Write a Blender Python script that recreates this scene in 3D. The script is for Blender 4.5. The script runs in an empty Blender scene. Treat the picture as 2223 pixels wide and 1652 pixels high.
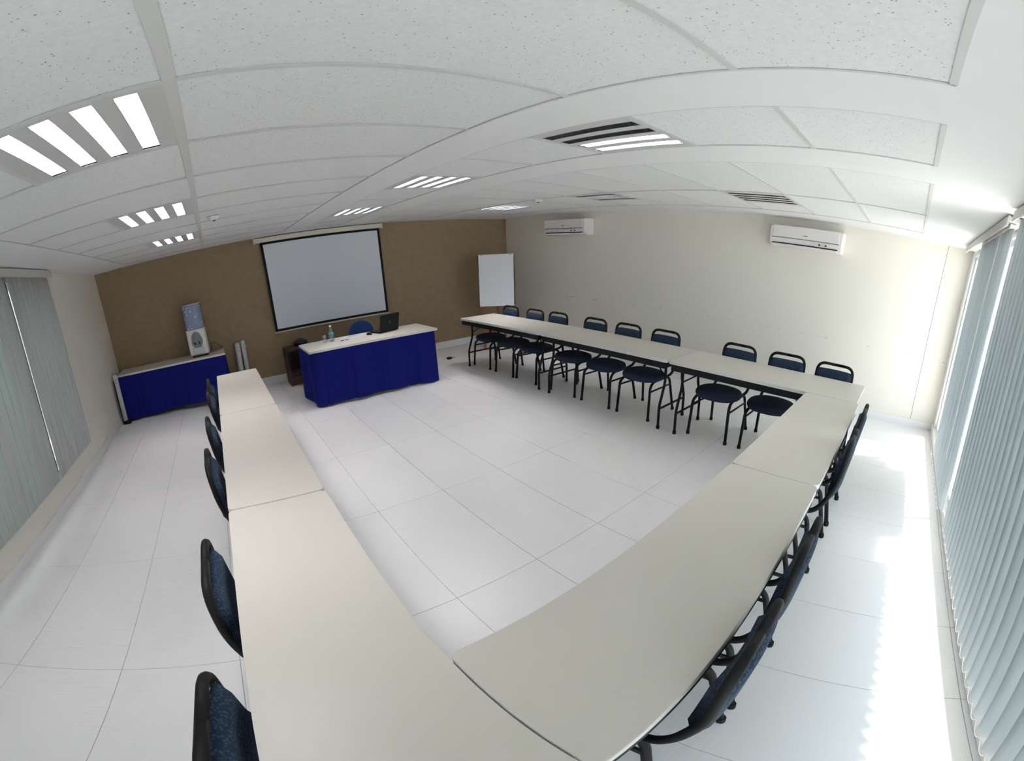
import bpy, bmesh, math, random
from mathutils import Vector, Matrix
random.seed(7)
sc = bpy.context.scene
COL = sc.collection
PI = math.pi

# ------------------------------------------------------------------ camera (panoramic, as the photograph)
F, G, CX, CY = 948.925, 1.013146, 1111.5, 823.459
cam_d = bpy.data.cameras.new('camera'); cam = bpy.data.objects.new('camera', cam_d); COL.objects.link(cam)
cam_d.type = 'PANO'
for tgt in (cam_d, getattr(cam_d, 'cycles', None)):
    if tgt is not None and hasattr(tgt, 'panorama_type'):
        tgt.panorama_type = 'EQUIRECTANGULAR'
        tgt.longitude_min = (0 - CX) / F; tgt.longitude_max = (2223 - CX) / F
        tgt.latitude_max = CY / (F * G); tgt.latitude_min = (CY - 1652) / (F * G)
        break
R3 = ((0.78035832, 0.20291992, -0.59149336), (-0.62460855, 0.20742693, -0.7528866), (-0.03008404, 0.95697313, 0.28861284))
cam.matrix_world = Matrix([list(R3[0]) + [1.7735], list(R3[1]) + [-7.1160], list(R3[2]) + [1.7609], [0, 0, 0, 1]])
cam_d.clip_start = 0.02
sc.camera = cam
# ------------------------------------------------------------------ sky, sun, exposure
w = bpy.data.worlds.new('world'); sc.world = w; w.use_nodes = True
bgn = w.node_tree.nodes['Background']; bgn.inputs[0].default_value = (0.80, 0.90, 1.0, 1); bgn.inputs[1].default_value = 3.0
sun_d = bpy.data.lights.new('sun', 'SUN'); sun_d.energy = 9.5; sun_d.angle = math.radians(7); sun_d.color = (1, .97, .92)
sun = bpy.data.objects.new('sun', sun_d); COL.objects.link(sun)
SUN_DIR = Vector((-0.22, 0.74, -0.84))
sun.rotation_euler = SUN_DIR.to_track_quat('-Z', 'Y').to_euler()
sc.view_settings.view_transform = 'Standard'; sc.view_settings.look = 'None'
sc.view_settings.gamma = 1; sc.view_settings.use_curve_mapping = False
sc.view_settings.exposure = 1.25
TUBE = 98.0
sc.cycles.use_denoising = True
sc.cycles.max_bounces = 10; sc.cycles.diffuse_bounces = 6; sc.cycles.glossy_bounces = 4; sc.cycles.transparent_max_bounces = 12
sc.cycles.sample_clamp_indirect = 25
sc.cycles.caustics_reflective = False; sc.cycles.caustics_refractive = False

W, H, YF = 7.333, 2.385, -7.72

# ------------------------------------------------------------------ materials
def mat(name, col, rough=.5, metal=0, spec=.5, emit=None, estr=0):
    m = bpy.data.materials.new(name); m.use_nodes = True
    b = m.node_tree.nodes['Principled BSDF']
    b.inputs['Base Color'].default_value = (*col, 1); b.inputs['Roughness'].default_value = rough
    b.inputs['Metallic'].default_value = metal; b.inputs['Specular IOR Level'].default_value = spec
    if emit: b.inputs['Emission Color'].default_value = (*emit, 1); b.inputs['Emission Strength'].default_value = estr
    return m
def nd(m, t, **kw):
    n = m.node_tree.nodes.new(t)
    for k, v in kw.items(): setattr(n, k, v)
    return n
def lk(m, a, b): m.node_tree.links.new(a, b)
def pos(m, scale=(1, 1, 1)):
    g = nd(m, 'ShaderNodeNewGeometry'); mp = nd(m, 'ShaderNodeMapping'); mp.inputs['Scale'].default_value = scale
    lk(m, g.outputs['Position'], mp.inputs['Vector']); return mp.outputs['Vector']
def noise(m, vec, scale, detail=3, rough=.5):
    n = nd(m, 'ShaderNodeTexNoise'); n.inputs['Scale'].default_value = scale; n.inputs['Detail'].default_value = detail
    n.inputs['Roughness'].default_value = rough; lk(m, vec, n.inputs['Vector']); return n.outputs['Fac']
def ramp(m, fac, stops):
    r = nd(m, 'ShaderNodeValToRGB'); e = r.color_ramp.elements
    while len(e) < len(stops): e.new(.5)
    for i, (p, c) in enumerate(stops): e[i].position = p; e[i].color = (*c, 1)
    lk(m, fac, r.inputs['Fac']); return r.outputs['Color']
def setcol(m, sock): lk(m, sock, m.node_tree.nodes['Principled BSDF'].inputs['Base Color'])
def bump(m, fac, strength=.2, dist=.01):
    b = nd(m, 'ShaderNodeBump'); b.inputs['Strength'].default_value = strength; b.inputs['Distance'].default_value = dist
    lk(m, fac, b.inputs['Height']); lk(m, b.outputs['Normal'], m.node_tree.nodes['Principled BSDF'].inputs['Normal'])
def sc_(c, k): return tuple(x * k for x in c)

def noisy(name, col, amp, scale, rough=.6, bs=0, stretch=(1, 1, 1), spec=.5, bd=.005):
    m = mat(name, col, rough, spec=spec); v = pos(m, stretch); n = noise(m, v, scale, 4, .6)
    setcol(m, ramp(m, n, [(.25, sc_(col, 1 - amp)), (.75, sc_(col, 1 + amp))]))
    if bs: bump(m, n, bs, bd)
    return m

M = {}
M['floor'] = mat('floor_porcelain', (.72, .715, .71), .33, spec=.45)
m = M['floor']; v = pos(m, (3, 60, 1)); n1 = noise(m, v, 1.6, 5, .7); v2 = pos(m); n2 = noise(m, v2, 1.2, 3)
mx = nd(m, 'ShaderNodeMath', operation='ADD'); lk(m, n1, mx.inputs[0]); lk(m, n2, mx.inputs[1])
setcol(m, ramp(m, mx.outputs[0], [(.65, (.755, .75, .75)), (1.0, (.83, .822, .815)), ]))
M['grout'] = mat('grout', (.33, .33, .33), .9)
M['brown'] = noisy('brown_textured_wall', (.335, .245, .157), .10, 9, .85, .25, (1, 1, 1), .2)
m = M['brown']; v = pos(m); n = noise(m, v, 160, 3, .6); bump(m, n, .35, .004)
M['cream'] = noisy('cream_wall_paint', (.80, .765, .685), .02, 2.5, .6, 0, (1, 1, 1), .3)
# faint scuffs where chair backs rub the wall
m = mat('cream_wall_scuffed', (.80, .765, .685), .6, spec=.3); M['scuff'] = m
g = nd(m, 'ShaderNodeNewGeometry'); sx = nd(m, 'ShaderNodeSeparateXYZ'); lk(m, g.outputs['Position'], sx.inputs[0])
a = nd(m, 'ShaderNodeMath', operation='SUBTRACT'); lk(m, sx.outputs['Z'], a.inputs[0]); a.inputs[1].default_value = .925
ab = nd(m, 'ShaderNodeMath', operation='ABSOLUTE'); lk(m, a.outputs[0], ab.inputs[0])
band = nd(m, 'ShaderNodeMath', operation='LESS_THAN'); lk(m, ab.outputs[0], band.inputs[0]); band.inputs[1].default_value = .006
n = noise(m, pos(m, (1, 5, 8)), 2.2, 4, .7); th = nd(m, 'ShaderNodeMath', operation='GREATER_THAN'); lk(m, n, th.inputs[0]); th.inputs[1].default_value = .57
mul = nd(m, 'ShaderNodeMath', operation='MULTIPLY'); lk(m, band.outputs[0], mul.inputs[0]); lk(m, th.outputs[0], mul.inputs[1])
n3 = noise(m, pos(m), 9, 2); sp = nd(m, 'ShaderNodeMath', operation='GREATER_THAN'); lk(m, n3, sp.inputs[0]); sp.inputs[1].default_value = .81
mxx = nd(m, 'ShaderNodeMath', operation='MAXIMUM'); lk(m, mul.outputs[0], mxx.inputs[0]); lk(m, sp.outputs[0], mxx.inputs[1])
setcol(m, ramp(m, mxx.outputs[0], [(0, (.80, .765, .685)), (1, (.58, .53, .45))]))
M['white'] = mat('white_paint', (.80, .80, .80), .5, spec=.3)
M['skirt_b'] = mat('white_baseboard', (.78, .78, .78), .35)
M['plaster'] = noisy('plaster_ceiling', (.85, .85, .85), .008, 3, .7, 0, (1, 1, 1), .2)
m = mat('mineral_fibre_tile', (.76, .765, .765), .9, spec=.1); M['tile'] = m
v = pos(m); vo = nd(m, 'ShaderNodeTexVoronoi'); vo.inputs['Scale'].default_value = 75; vo.inputs['Randomness'].default_value = 1
lk(m, v, vo.inputs['Vector'])
wn = nd(m, 'ShaderNodeTexWhiteNoise'); lk(m, vo.outputs['Position'], wn.inputs['Vector'])
rad = nd(m, 'ShaderNodeMapRange'); rad.inputs['From Min'].default_value = .12; rad.inputs['From Max'].default_value = 1; rad.inputs['To Min'].default_value = 0; rad.inputs['To Max'].default_value = .21
lk(m, wn.outputs['Value'], rad.inputs['Value'])
lt = nd(m, 'ShaderNodeMath', operation='LESS_THAN'); lk(m, vo.outputs['Distance'], lt.inputs[0]); lk(m, rad.outputs[0], lt.inputs[1])
nn = noise(m, v, 60, 4, .8)
c1 = ramp(m, nn, [(.3, (.77, .775, .775)), (.7, (.86, .865, .865))])
mixc = nd(m, 'ShaderNodeMix', data_type='RGBA'); lk(m, lt.outputs[0], mixc.inputs['Factor']); lk(m, c1, mixc.inputs['A']); mixc.inputs['B'].default_value = (.40, .40, .39, 1)
setcol(m, mixc.outputs['Result'])
M['tbar'] = mat('t_bar_enamel', (.68, .68, .67), .5)
M['top_block'] = mat('light_block_black', (.03, .03, .03), .9)
M['laminate'] = noisy('cream_laminate', (.675, .64, .57), .015, 1.5, .38, 0, (1, 1, 1), .45)
M['edge'] = mat('pale_table_edge', (.66, .66, .64), .35)
M['black'] = mat('black_enamel', (.008, .008, .009), .6, spec=.22)
M['blackm'] = mat('black_matt', (.015, .015, .017), .7)
m = mat('navy_weave', (.03, .055, .10), .85, spec=.3); M['navy'] = m
tc = nd(m, 'ShaderNodeTexCoord'); vv = nd(m, 'ShaderNodeTexVoronoi'); vv.inputs['Scale'].default_value = 110; lk(m, tc.outputs['Object'], vv.inputs['Vector'])
setcol(m, ramp(m, vv.outputs['Distance'], [(.15, (.05, .09, .155)), (.55, (.014, .028, .055))])); bump(m, vv.outputs['Distance'], .5, .002)
m = mat('dark_navy_seat_cloth', (.014, .022, .045), .8, spec=.3); M['seat'] = m
tc = nd(m, 'ShaderNodeTexCoord'); n = noise(m, tc.outputs['Object'], 180, 2); bump(m, n, .4, .002)
M['skirt'] = noisy('royal_blue_cloth', (.006, .010, .14), .12, 30, .8, 0, (1, 1, 1), .15)
M['screen'] = mat('grey_projection_fabric', (.76, .79, .85), .8, spec=.1)
M['casing'] = mat('cream_metal_casing', (.70, .66, .56), .45)
M['valance'] = mat('grey_cream_valance', (.58, .565, .54), .5)
M['acw'] = mat('white_plastic', (.80, .76, .75), .35)
M['acg'] = mat('grey_slot', (.20, .20, .20), .5)
M['dark'] = mat('dark_hole', (.01, .01, .01), .5)
M['paper'] = mat('white_paper', (.80, .81, .85), .7)
M['wood'] = noisy('reddish_wood', (.30, .12, .05), .2, 12, .5, 0, (1, 1, .2))
M['dwood'] = noisy('dark_brown_wood', (.045, .022, .013), .3, 10, .45, 0, (1, 1, .3))
m = mat('patterned_bottle_cover', (.36, .41, .56), .7); M['cover'] = m
v = pos(m); vo = nd(m, 'ShaderNodeTexVoronoi'); vo.inputs['Scale'].default_value = 17; lk(m, v, vo.inputs['Vector'])
setcol(m, ramp(m, vo.outputs['Distance'], [(.0, (.80, .84, .92)), (.22, (.70, .75, .88)), (.34, (.28, .32, .50)), (.8, (.33, .40, .55))]))
M['greyp'] = noisy('grey_dispenser_panel', (.22, .23, .24), .5, 45, .4)
M['tube'] = mat('white_pvc', (.66, .67, .68), .4)
M['chrome'] = mat('polished_reflector', (.75, .78, .80), .18, metal=1)
M['louver'] = mat('aluminium_louver', (.30, .31, .33), .40, metal=1)
M['housing'] = mat('luminaire_enamel', (.62, .62, .61), .45)
M['lamp'] = mat('fluorescent_tube', (.9, .95, 1), .4, emit=(1.0, .965, 1.0), estr=TUBE)
M['lamp_dim'] = mat('fluorescent_tube_dim', (.9, .95, 1), .4, emit=(1.0, .965, 1.0), estr=TUBE * .22)
M['lamp_off'] = mat('fluorescent_tube_off', (.75, .76, .76), .3)
M['alu'] = mat('white_window_frame', (.80, .81, .80), .4)
M['concrete'] = noisy('pale_outdoor_paving', (.62, .61, .58), .08, 3, .9)
M['sun_block'] = mat('sun_block_grey', (.45, .45, .44), .9)
M['dim_wall'] = mat('added_dimming_wall', (.27, .28, .27), .9)
M['bead'] = mat('white_bead_chain', (.82, .82, .80), .4)
M['label'] = mat('bottle_label', (.05, .35, .45), .5)
M['bluechair'] = mat('blue_chair_fabric', (.015, .05, .20), .8)
M['mark'] = mat('grey_emblem', (.25, .25, .26), .4)
def glassy(name, tint, gl=.06):
    m = bpy.data.materials.new(name); m.use_nodes = True; t = m.node_tree; t.nodes.remove(t.nodes['Principled BSDF'])
    o = t.nodes['Material Output']; tr = nd(m, 'ShaderNodeBsdfTransparent'); tr.inputs[0].default_value = (*tint, 1)
    g = nd(m, 'ShaderNodeBsdfGlossy'); g.inputs['Roughness'].default_value = .02; mx = nd(m, 'ShaderNodeMixShader'); mx.inputs[0].default_value = gl
    lk(m, tr.outputs[0], mx.inputs[1]); lk(m, g.outputs[0], mx.inputs[2]); lk(m, mx.outputs[0], o.inputs['Surface']); return m
M['glass'] = glassy('window_glass', (.95, .955, .95))
M['pet'] = glassy('clear_plastic', (.80, .90, .93), .18)
def fabric(name, col, trans, tcol):
    m = bpy.data.materials.new(name); m.use_nodes = True; t = m.node_tree; t.nodes.remove(t.nodes['Principled BSDF'])
    o = t.nodes['Material Output']; d = nd(m, 'ShaderNodeBsdfDiffuse'); d.inputs[0].default_value = (*col, 1)
    tr = nd(m, 'ShaderNodeBsdfTranslucent'); tr.inputs[0].default_value = (*tcol, 1); mx = nd(m, 'ShaderNodeMixShader'); mx.inputs[0].default_value = trans
    v = pos(m, (6, 6, .4)); n = noise(m, v, 5, 3); r = ramp(m, n, [(.3, sc_(col, .93)), (.7, sc_(col, 1.05))]); lk(m, r, d.inputs[0])
    lk(m, d.outputs[0], mx.inputs[1]); lk(m, tr.outputs[0], mx.inputs[2]); lk(m, mx.outputs[0], o.inputs['Surface']); return m
M['slat'] = fabric('grey_green_blind_fabric', (.68, .725, .73), .30, (.64, .70, .74))
M['slat_l'] = fabric('pale_grey_blind_fabric', (.70, .71, .69), .18, (.6, .68, .68))
M['slat_a'] = fabric('aqua_light_tinted_fabric', (.68, .73, .71), .22, (.66, .78, .76))  # aqua of light passing through is put into the fabric colour

# ------------------------------------------------------------------ mesh helpers
def bm(): return bmesh.new()
def box(b, x0, x1, y0, y1, z0, z1, mi=0, rot=None, piv=None):
    vs = [b.verts.new((x, y, z)) for x in (x0, x1) for y in (y0, y1) for z in (z0, z1)]
    fs = []
    for f in ((0, 1, 3, 2), (4, 6, 7, 5), (0, 4, 5, 1), (2, 3, 7, 6), (0, 2, 6, 4), (1, 5, 7, 3)):
        fc = b.faces.new([vs[i] for i in f]); fc.material_index = mi; fs.append(fc)
    if rot is not None:
        bmesh.ops.rotate(b, verts=vs, cent=piv or (0, 0, 0), matrix=rot)
    return vs, fs
def bevbox(b, x0, x1, y0, y1, z0, z1, r, seg=2, mi=0):
    t = bmesh.new(); box(t, x0, x1, y0, y1, z0, z1, mi)
    bmesh.ops.bevel(t, geom=t.edges[:], offset=r, segments=seg, affect='EDGES', profile=.5)
    merge(b, t)
def merge(b, t, mi=None):
    mp = {}
    for v in t.verts: mp[v.index if False else v] = b.verts.new(v.co)
    for f in t.faces:
        nf = b.faces.new([mp[v] for v in f.verts]); nf.material_index = f.material_index if mi is None else mi; nf.smooth = f.smooth
    t.free()
def fillet(pts, r, n=5):
    pts = [Vector(p) for p in pts]; out = [pts[0]]
    for i in range(1, len(pts) - 1):
        a, p, c = pts[i - 1], pts[i], pts[i + 1]; d1 = (a - p); d2 = (c - p)
        rr = min(r, d1.length * .49, d2.length * .49); s = p + d1.normalized() * rr; e = p + d2.normalized() * rr
        for k in range(n + 1):
            t = k / n; out.append(s * (1 - t) ** 2 + p * 2 * t * (1 - t) + e * t * t)
    out.append(pts[-1]); return out
def tube(b, pts, r, n=8, mi=0, cap=True, rx=None):
    pts = [Vector(p) for p in pts]; rings = []; prev = None
    for i, p in enumerate(pts):
        d = (pts[min(i + 1, len(pts) - 1)] - pts[max(i - 1, 0)]).normalized()
        if prev is None:
            u = d.orthogonal().normalized()
        else:
            u = (prev - d * prev.dot(d)).normalized()
        prev = u; v = d.cross(u)
        rr = r[i] if isinstance(r, (list, tuple)) else r
        rings.append([b.verts.new(p + (u * math.cos(2 * PI * k / n) + v * math.sin(2 * PI * k / n)) * rr) for k in range(n)])
    for a, c in zip(rings, rings[1:]):
        for k in range(n):
            f = b.faces.new((a[k], a[(k + 1) % n], c[(k + 1) % n], c[k])); f.smooth = True; f.material_index = mi
    if cap:
        f = b.faces.new(rings[0][::-1]); f.material_index = mi; f = b.faces.new(rings[-1]); f.material_index = mi
def lathe(b, prof, n=16, c=(0, 0), mi=0, sy=1):
    rings = [[b.verts.new((c[0] + r * math.cos(2 * PI * k / n), c[1] + sy * r * math.sin(2 * PI * k / n), z)) for k in range(n)] for r, z in prof]
    for a, d in zip(rings, rings[1:]):
        for k in range(n):
            f = b.faces.new((a[k], a[(k + 1) % n], d[(k + 1) % n], d[k])); f.smooth = True; f.material_index = mi
    b.faces.new(rings[0][::-1]).material_index = mi; b.faces.new(rings[-1]).material_index = mi
def extr(b, poly, ax, a0, a1, mi=0):
    """extrude a closed 2-D polygon along an axis ('x','y','z')"""
    def P(u, v, t): return {'x': (t, u, v), 'y': (u, t, v), 'z': (u, v, t)}[ax]
    A = [b.verts.new(P(u, v, a0)) for u, v in poly]; B = [b.verts.new(P(u, v, a1)) for u, v in poly]; n = len(poly)
    b.faces.new(A[::-1]).material_index = mi; b.faces.new(B).material_index = mi
    for k in range(n): b.faces.new((A[k], A[(k + 1) % n], B[(k + 1) % n], B[k])).material_index = mi
def rrect(x0, x1, y0, y1, r, n=5):
    o = []
    for cx, cy, a in ((x1 - r, y1 - r, 0), (x0 + r, y1 - r, 90), (x0 + r, y0 + r, 180), (x1 - r, y0 + r, 270)):
        for k in range(n + 1):
            t = math.radians(a + 90 * k / n); o.append((cx + r * math.cos(t), cy + r * math.sin(t)))
    return o
def ob(name, b, mats, parent=None):
    bmesh.ops.recalc_face_normals(b, faces=b.faces[:])
    me = bpy.data.meshes.new(name); b.to_mesh(me); b.free()
    for mm in (mats if isinstance(mats, (list, tuple)) else [mats]): me.materials.append(M[mm] if isinstance(mm, str) else mm)
    o = bpy.data.objects.new(name, me); COL.objects.link(o)
    if parent: o.parent = parent
    return o
def struct(name, b, mats, parent=None):
    o = ob(name, b, mats, parent)
    if not parent: o['kind'] = 'structure'
    return o
def tag(o, label, cat, group=None):
    o['label'] = label; o['category'] = cat
    if group: o['group'] = group
    return o
def thing(name, label, cat, loc=(0, 0, 0), rz=0, group=None):
    o = bpy.data.objects.new(name, None); COL.objects.link(o); o.location = loc; o.rotation_euler = (0, 0, rz); o.empty_display_size = .1
    return tag(o, label, cat, group)
def inst(name, mesh, parent, loc=(0, 0, 0), rot=(0, 0, 0), scale=(1, 1, 1)):
    o = bpy.data.objects.new(name, mesh); COL.objects.link(o); o.parent = parent; o.location = loc; o.rotation_euler = rot; o.scale = scale; return o
def dup(root, loc, rz, label, group=None):
    r = root.copy(); COL.objects.link(r); r.location = loc; r.rotation_euler = (0, 0, rz); r['label'] = label
    if group: r['group'] = group
    for ch in list(root.children):
        c = ch.copy(); COL.objects.link(c); c.parent = r
        for g in list(ch.children):
            d = g.copy(); COL.objects.link(d); d.parent = c
    return r

# ------------------------------------------------------------------ floor: porcelain tiles with recessed joints
b = bm(); box(b, -.1, W + .1, YF - .1, .1, -.12, -.003); floor = struct('floor', b, 'grout')
xs = [0] + [.463 + .5375 * k for k in range(13)] + [W]
ys = [0] + [-.185 - 1.071 * k for k in range(8)] + [YF]
ys = sorted(set(round(y, 4) for y in ys if y >= YF), reverse=True)
cache = {}
for i in range(len(xs) - 1):
    for j in range(len(ys) - 1):
        x0, x1, y1, y0 = xs[i], xs[i + 1], ys[j], ys[j + 1]
        if x1 - x0 < .03 or y1 - y0 < .03: continue
        k = (round(x1 - x0, 3), round(y1 - y0, 3))
        if k not in cache:
            b = bm(); g_ = .0013; hx, hy = k[0] / 2 - g_, k[1] / 2 - g_
            vs, fs = box(b, -hx, hx, -hy, hy, -.02, 0)
            bmesh.ops.bevel(b, geom=[e for e in b.edges if all(v.co.z > -.001 for v in e.verts)], offset=.001, segments=1, affect='EDGES')
            o = ob('floor_tile', b, 'floor', floor); cache[k] = o.data; o.location = ((x0 + x1) / 2, (y0 + y1) / 2, 0)
        else: inst('floor_tile', cache[k], floor, ((x0 + x1) / 2, (y0 + y1) / 2, 0))

# ------------------------------------------------------------------ walls
b = bm(); box(b, -.3, W + .3, 0, .2, -.1, 2.75); struct('wall_back', b, 'brown')
b = bm(); box(b, W, W + .2, -7.404, 0, -.1, 2.75); box(b, W + .004, W + .2, -7.41, -7.404, -.1, 2.75, 1); box(b, W, W + .2, -8.0, -7.41, -.1, 2.75)
struct('wall_right', b, ['scuff', 'acg'])
# left wall with its window opening behind the blind
LY0, LY1, LZ0, LZ1 = -6.6, -2.50, .40, 2.26
b = bm(); box(b, -.2, 0, -1.83, 0, -.1, 2.75); box(b, -.2, .022, LY1, -1.83, -.1, 2.75)
box(b, -.2, .022, -8.0, LY0, -.1, 2.75); box(b, -.2, .022, LY0, LY1, -.1, LZ0); box(b, -.2, .022, LY0, LY1, LZ1, 2.75)
struct('wall_left', b, 'cream')
# window wall on the camera side
GX0, GX1, GZ1 = .30, 7.12, 2.30
b = bm(); box(b, -.2, GX0, YF - .15, YF, -.1, 2.75); box(b, GX1, W + .2, YF - .15, YF, -.1, 2.75)
box(b, GX0, GX1, YF - .15, YF, GZ1, 2.75); box(b, GX0, GX1, YF - .15, YF, -.1, .115)
struct('wall_front', b, 'white')
# baseboards
b = bm(); box(b, .02, W - .012, -.014, 0, 0, .115); struct('baseboard_back', b, 'skirt_b')
b = bm(); box(b, W - .014, W, YF, -.0, 0, .105); struct('baseboard_right', b, 'skirt_b')
b = bm(); box(b, 0, .014, -1.83, 0, 0, .10); box(b, .022, .037, YF, -1.815, 0, .105); struct('baseboard_left', b, 'skirt_b')
b = bm(); box(b, .03, W - .012, YF, YF + .014, 0, .11); struct('baseboard_front', b, 'skirt_b')

# windows
w1 = struct('window_1', (lambda b: (box(b, GX0, GX1, YF - .10, YF - .03, .115, .16), box(b, GX0, GX1, YF - .10, YF - .03, 2.25, 2.30), b)[-1])(bm()), 'alu')
edges = [.30, 2.55, 5.02, 6.30, 7.12]
for x in edges:
    b = bm(); x_ = min(max(x, GX0 + .025), GX1 - .025); box(b, x_ - .018, x_ + .018, YF - .10, YF - .03, .16, 2.25); ob('mullion_or_dark_strip', b, 'alu', w1)
for x0, x1 in zip(edges, edges[1:]):
    b = bm(); box(b, x0 + .018, x1 - .018, YF - .072, YF - .066, .16, 2.25); ob('pane', b, 'glass', w1)
b = bm(); bevbox(b, 5.005, 5.035, YF - .03, YF - .004, .27, .345, .006); ob('handle', b, 'alu', w1)
w2 = struct('window_2', (lambda b: (box(b, -.12, -.06, LY0, LY1, LZ0, LZ0 + .05), box(b, -.12, -.06, LY0, LY1, LZ1 - .05, LZ1), b)[-1])(bm()), 'alu')
ed = [LY0 + .025, -5.4, -4.35, -3.49, LY1 - .025]
b = bm(); box(b, .0, .03, -3.62, -3.42, LZ0 + .0, LZ1); ob('mullion_or_dark_strip', b, 'blackm', w2)  # black strip added behind the blind gap to darken it, no real mullion
for y in ed:
    b = bm(); box(b, -.12, -.06, y - .02, y + .02, LZ0 + .05, LZ1 - .05); ob('mullion_or_dark_strip', b, 'alu', w2)
for y0, y1 in zip(ed, ed[1:]):
    b = bm(); box(b, -.093, -.087, y0 + .02, y1 - .02, LZ0 + .05, LZ1 - .05); ob('pane', b, 'glass', w2)
# outside: paving beyond the front window, plus added unseen pieces holding back sun and sky
b = bm(); box(b, -6, 16, -20, YF - .15, -.25, -.10); struct('trim_1', b, 'concrete')
b = bm(); box(b, -2, 6.80, YF - 1.88, YF - .15, 2.42, 2.60); box(b, 6.80, 7.0, YF - 1.20, YF - .15, 2.42, 2.60); box(b, 7.0, 11, YF - 1.88, YF - .15, 2.42, 2.60); struct('sun_block_overhang', b, 'sun_block')  # unseen overhang added, notched to shape the sun patches on the floor
b = bm(); box(b, -1.5, -1.4, -7.9, .2, -.1, 2.75); box(b, -1.5, -.2, .1, .2, -.1, 2.75); box(b, -1.5, -.2, -8.0, -7.9, -.1, 2.75); box(b, -1.5, -.2, -7.9, .1, -.2, -.1)
struct('added_dim_walls', b, 'dim_wall')  # unseen walls added to dim the light behind the left blinds

# ------------------------------------------------------------------ suspended ceiling
YA, ROW = -5.891, .61
YN, YB = -7.086, -.401          # tiled field limits
X0, XB, X1, X2, X3, X4, X5, X6 = .598, 1.805, 3.018, 3.357, 3.951, 4.336, 5.505, 6.683
b = bm()
box(b, -.05, X0, YF - .05, .05, H, H + .05); box(b, X6, W + .05, YF - .05, .05, H, H + .05)
box(b, X0, X6, YF - .05, YN, H, H + .05); box(b, X0, X6, YB, .05, H, H + .05)
box(b, X1, X2, YN, YB, H, H + .05); box(b, X3, X4, YN, YB, H, H + .05)
ceil = struct('ceiling', b, 'plaster')
b = bm(); box(b, -.3, W + .3, YF - .2, .2, H + .16, H + .30); struct('light_block_slab', b, 'top_block')  # unseen black slab added above the ceiling to block light
rows = [YN] + [YA + ROW * k for k in range(-1, 10)]
rows[-1] = YB
lights = {(0, 0), (0, 3), (0, 6), (2, 0), (2, 3), (2, 6), (4, 0), (4, 3), (4, 6)}   # (column, row above YA)
cells = []
for j in range(len(rows) - 1):
    y0, y1 = rows[j], rows[j + 1]; k = j - 2
    fix = k in (0, 3, 6)
    if fix: cells += [(X0, 1.19, y0, y1), (6.115, X6, y0, y1)]
    else: cells += [(X0, XB, y0, y1), (X5, X6, y0, y1)]
    cells.append((XB, X1, y0, y1)); cells.append((X4, X5, y0, y1))
    if not fix: cells.append((X2, X3, y0, y1))
tc = {}
for x0, x1, y0, y1 in cells:
    k = (round(x1 - x0, 3), round(y1 - y0, 3))
    if k not in tc:
        b = bm(); hx, hy = k[0] / 2 - .003, k[1] / 2 - .003
        box(b, -hx, hx, -hy, hy, 0, .015); bmesh.ops.bevel(b, geom=[e for e in b.edges if all(v.co.z < .001 for v in e.verts)], offset=.003, segments=1, affect='EDGES')
        o = ob('ceiling_tile', b, 'tile', ceil); tc[k] = o.data; o.location = ((x0 + x1) / 2, (y0 + y1) / 2, H + .005)
    else: inst('ceiling_tile', tc[k], ceil, ((x0 + x1) / 2, (y0 + y1) / 2, H + .005))
bc = {}
def tbar(x0, x1, y0, y1):
    k = (round(x1 - x0, 3), round(y1 - y0, 3))
    if k not in bc:
        b = bm(); box(b, -k[0] / 2, k[0] / 2, -k[1] / 2, k[1] / 2, 0, .004)
        if k[0] > k[1]: box(b, -k[0] / 2, k[0] / 2, -.001, .001, .004, .035)
        else: box(b, -.001, .001, -k[1] / 2, k[1] / 2, .004, .035)
        o = ob('t_bar', b, 'tbar', ceil); bc[k] = o.data; o.location = ((x0 + x1) / 2, (y0 + y1) / 2, H - .0005)
    else: inst('t_bar', bc[k], ceil, ((x0 + x1) / 2, (y0 + y1) / 2, H - .0005))
tb = .0115
tbar(XB - .018, XB + .018, YN, YB)                                   # main runner
for y in rows[1:-1]:
    for a, c in ((X0, XB - .018), (XB + .018, X1), (X2, X3), (X4, X5 - tb), (X5 + tb, X6)): tbar(a, c, y - tb, y + tb)
tbar(X5 - tb, X5 + tb, YN, YB)
for k in (0, 3, 6):
    y0, y1 = YA + ROW * k + tb, YA + ROW * (k + 1) - tb
    tbar(1.19 - tb, 1.19 + tb, y0, y1); tbar(6.115 - tb, 6.115 + tb, y0, y1)
for x in (X0, X1, X2, X3, X4, X6): tbar(x - .004, x + .004, YN, YB)       # wall angles along the plaster bands
for a, c in ((X0, X1), (X2, X3), (X4, X6)): tbar(a, c, YN - .004, YN + .018); tbar(a, c, YB - .008, YB + .004)

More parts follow.
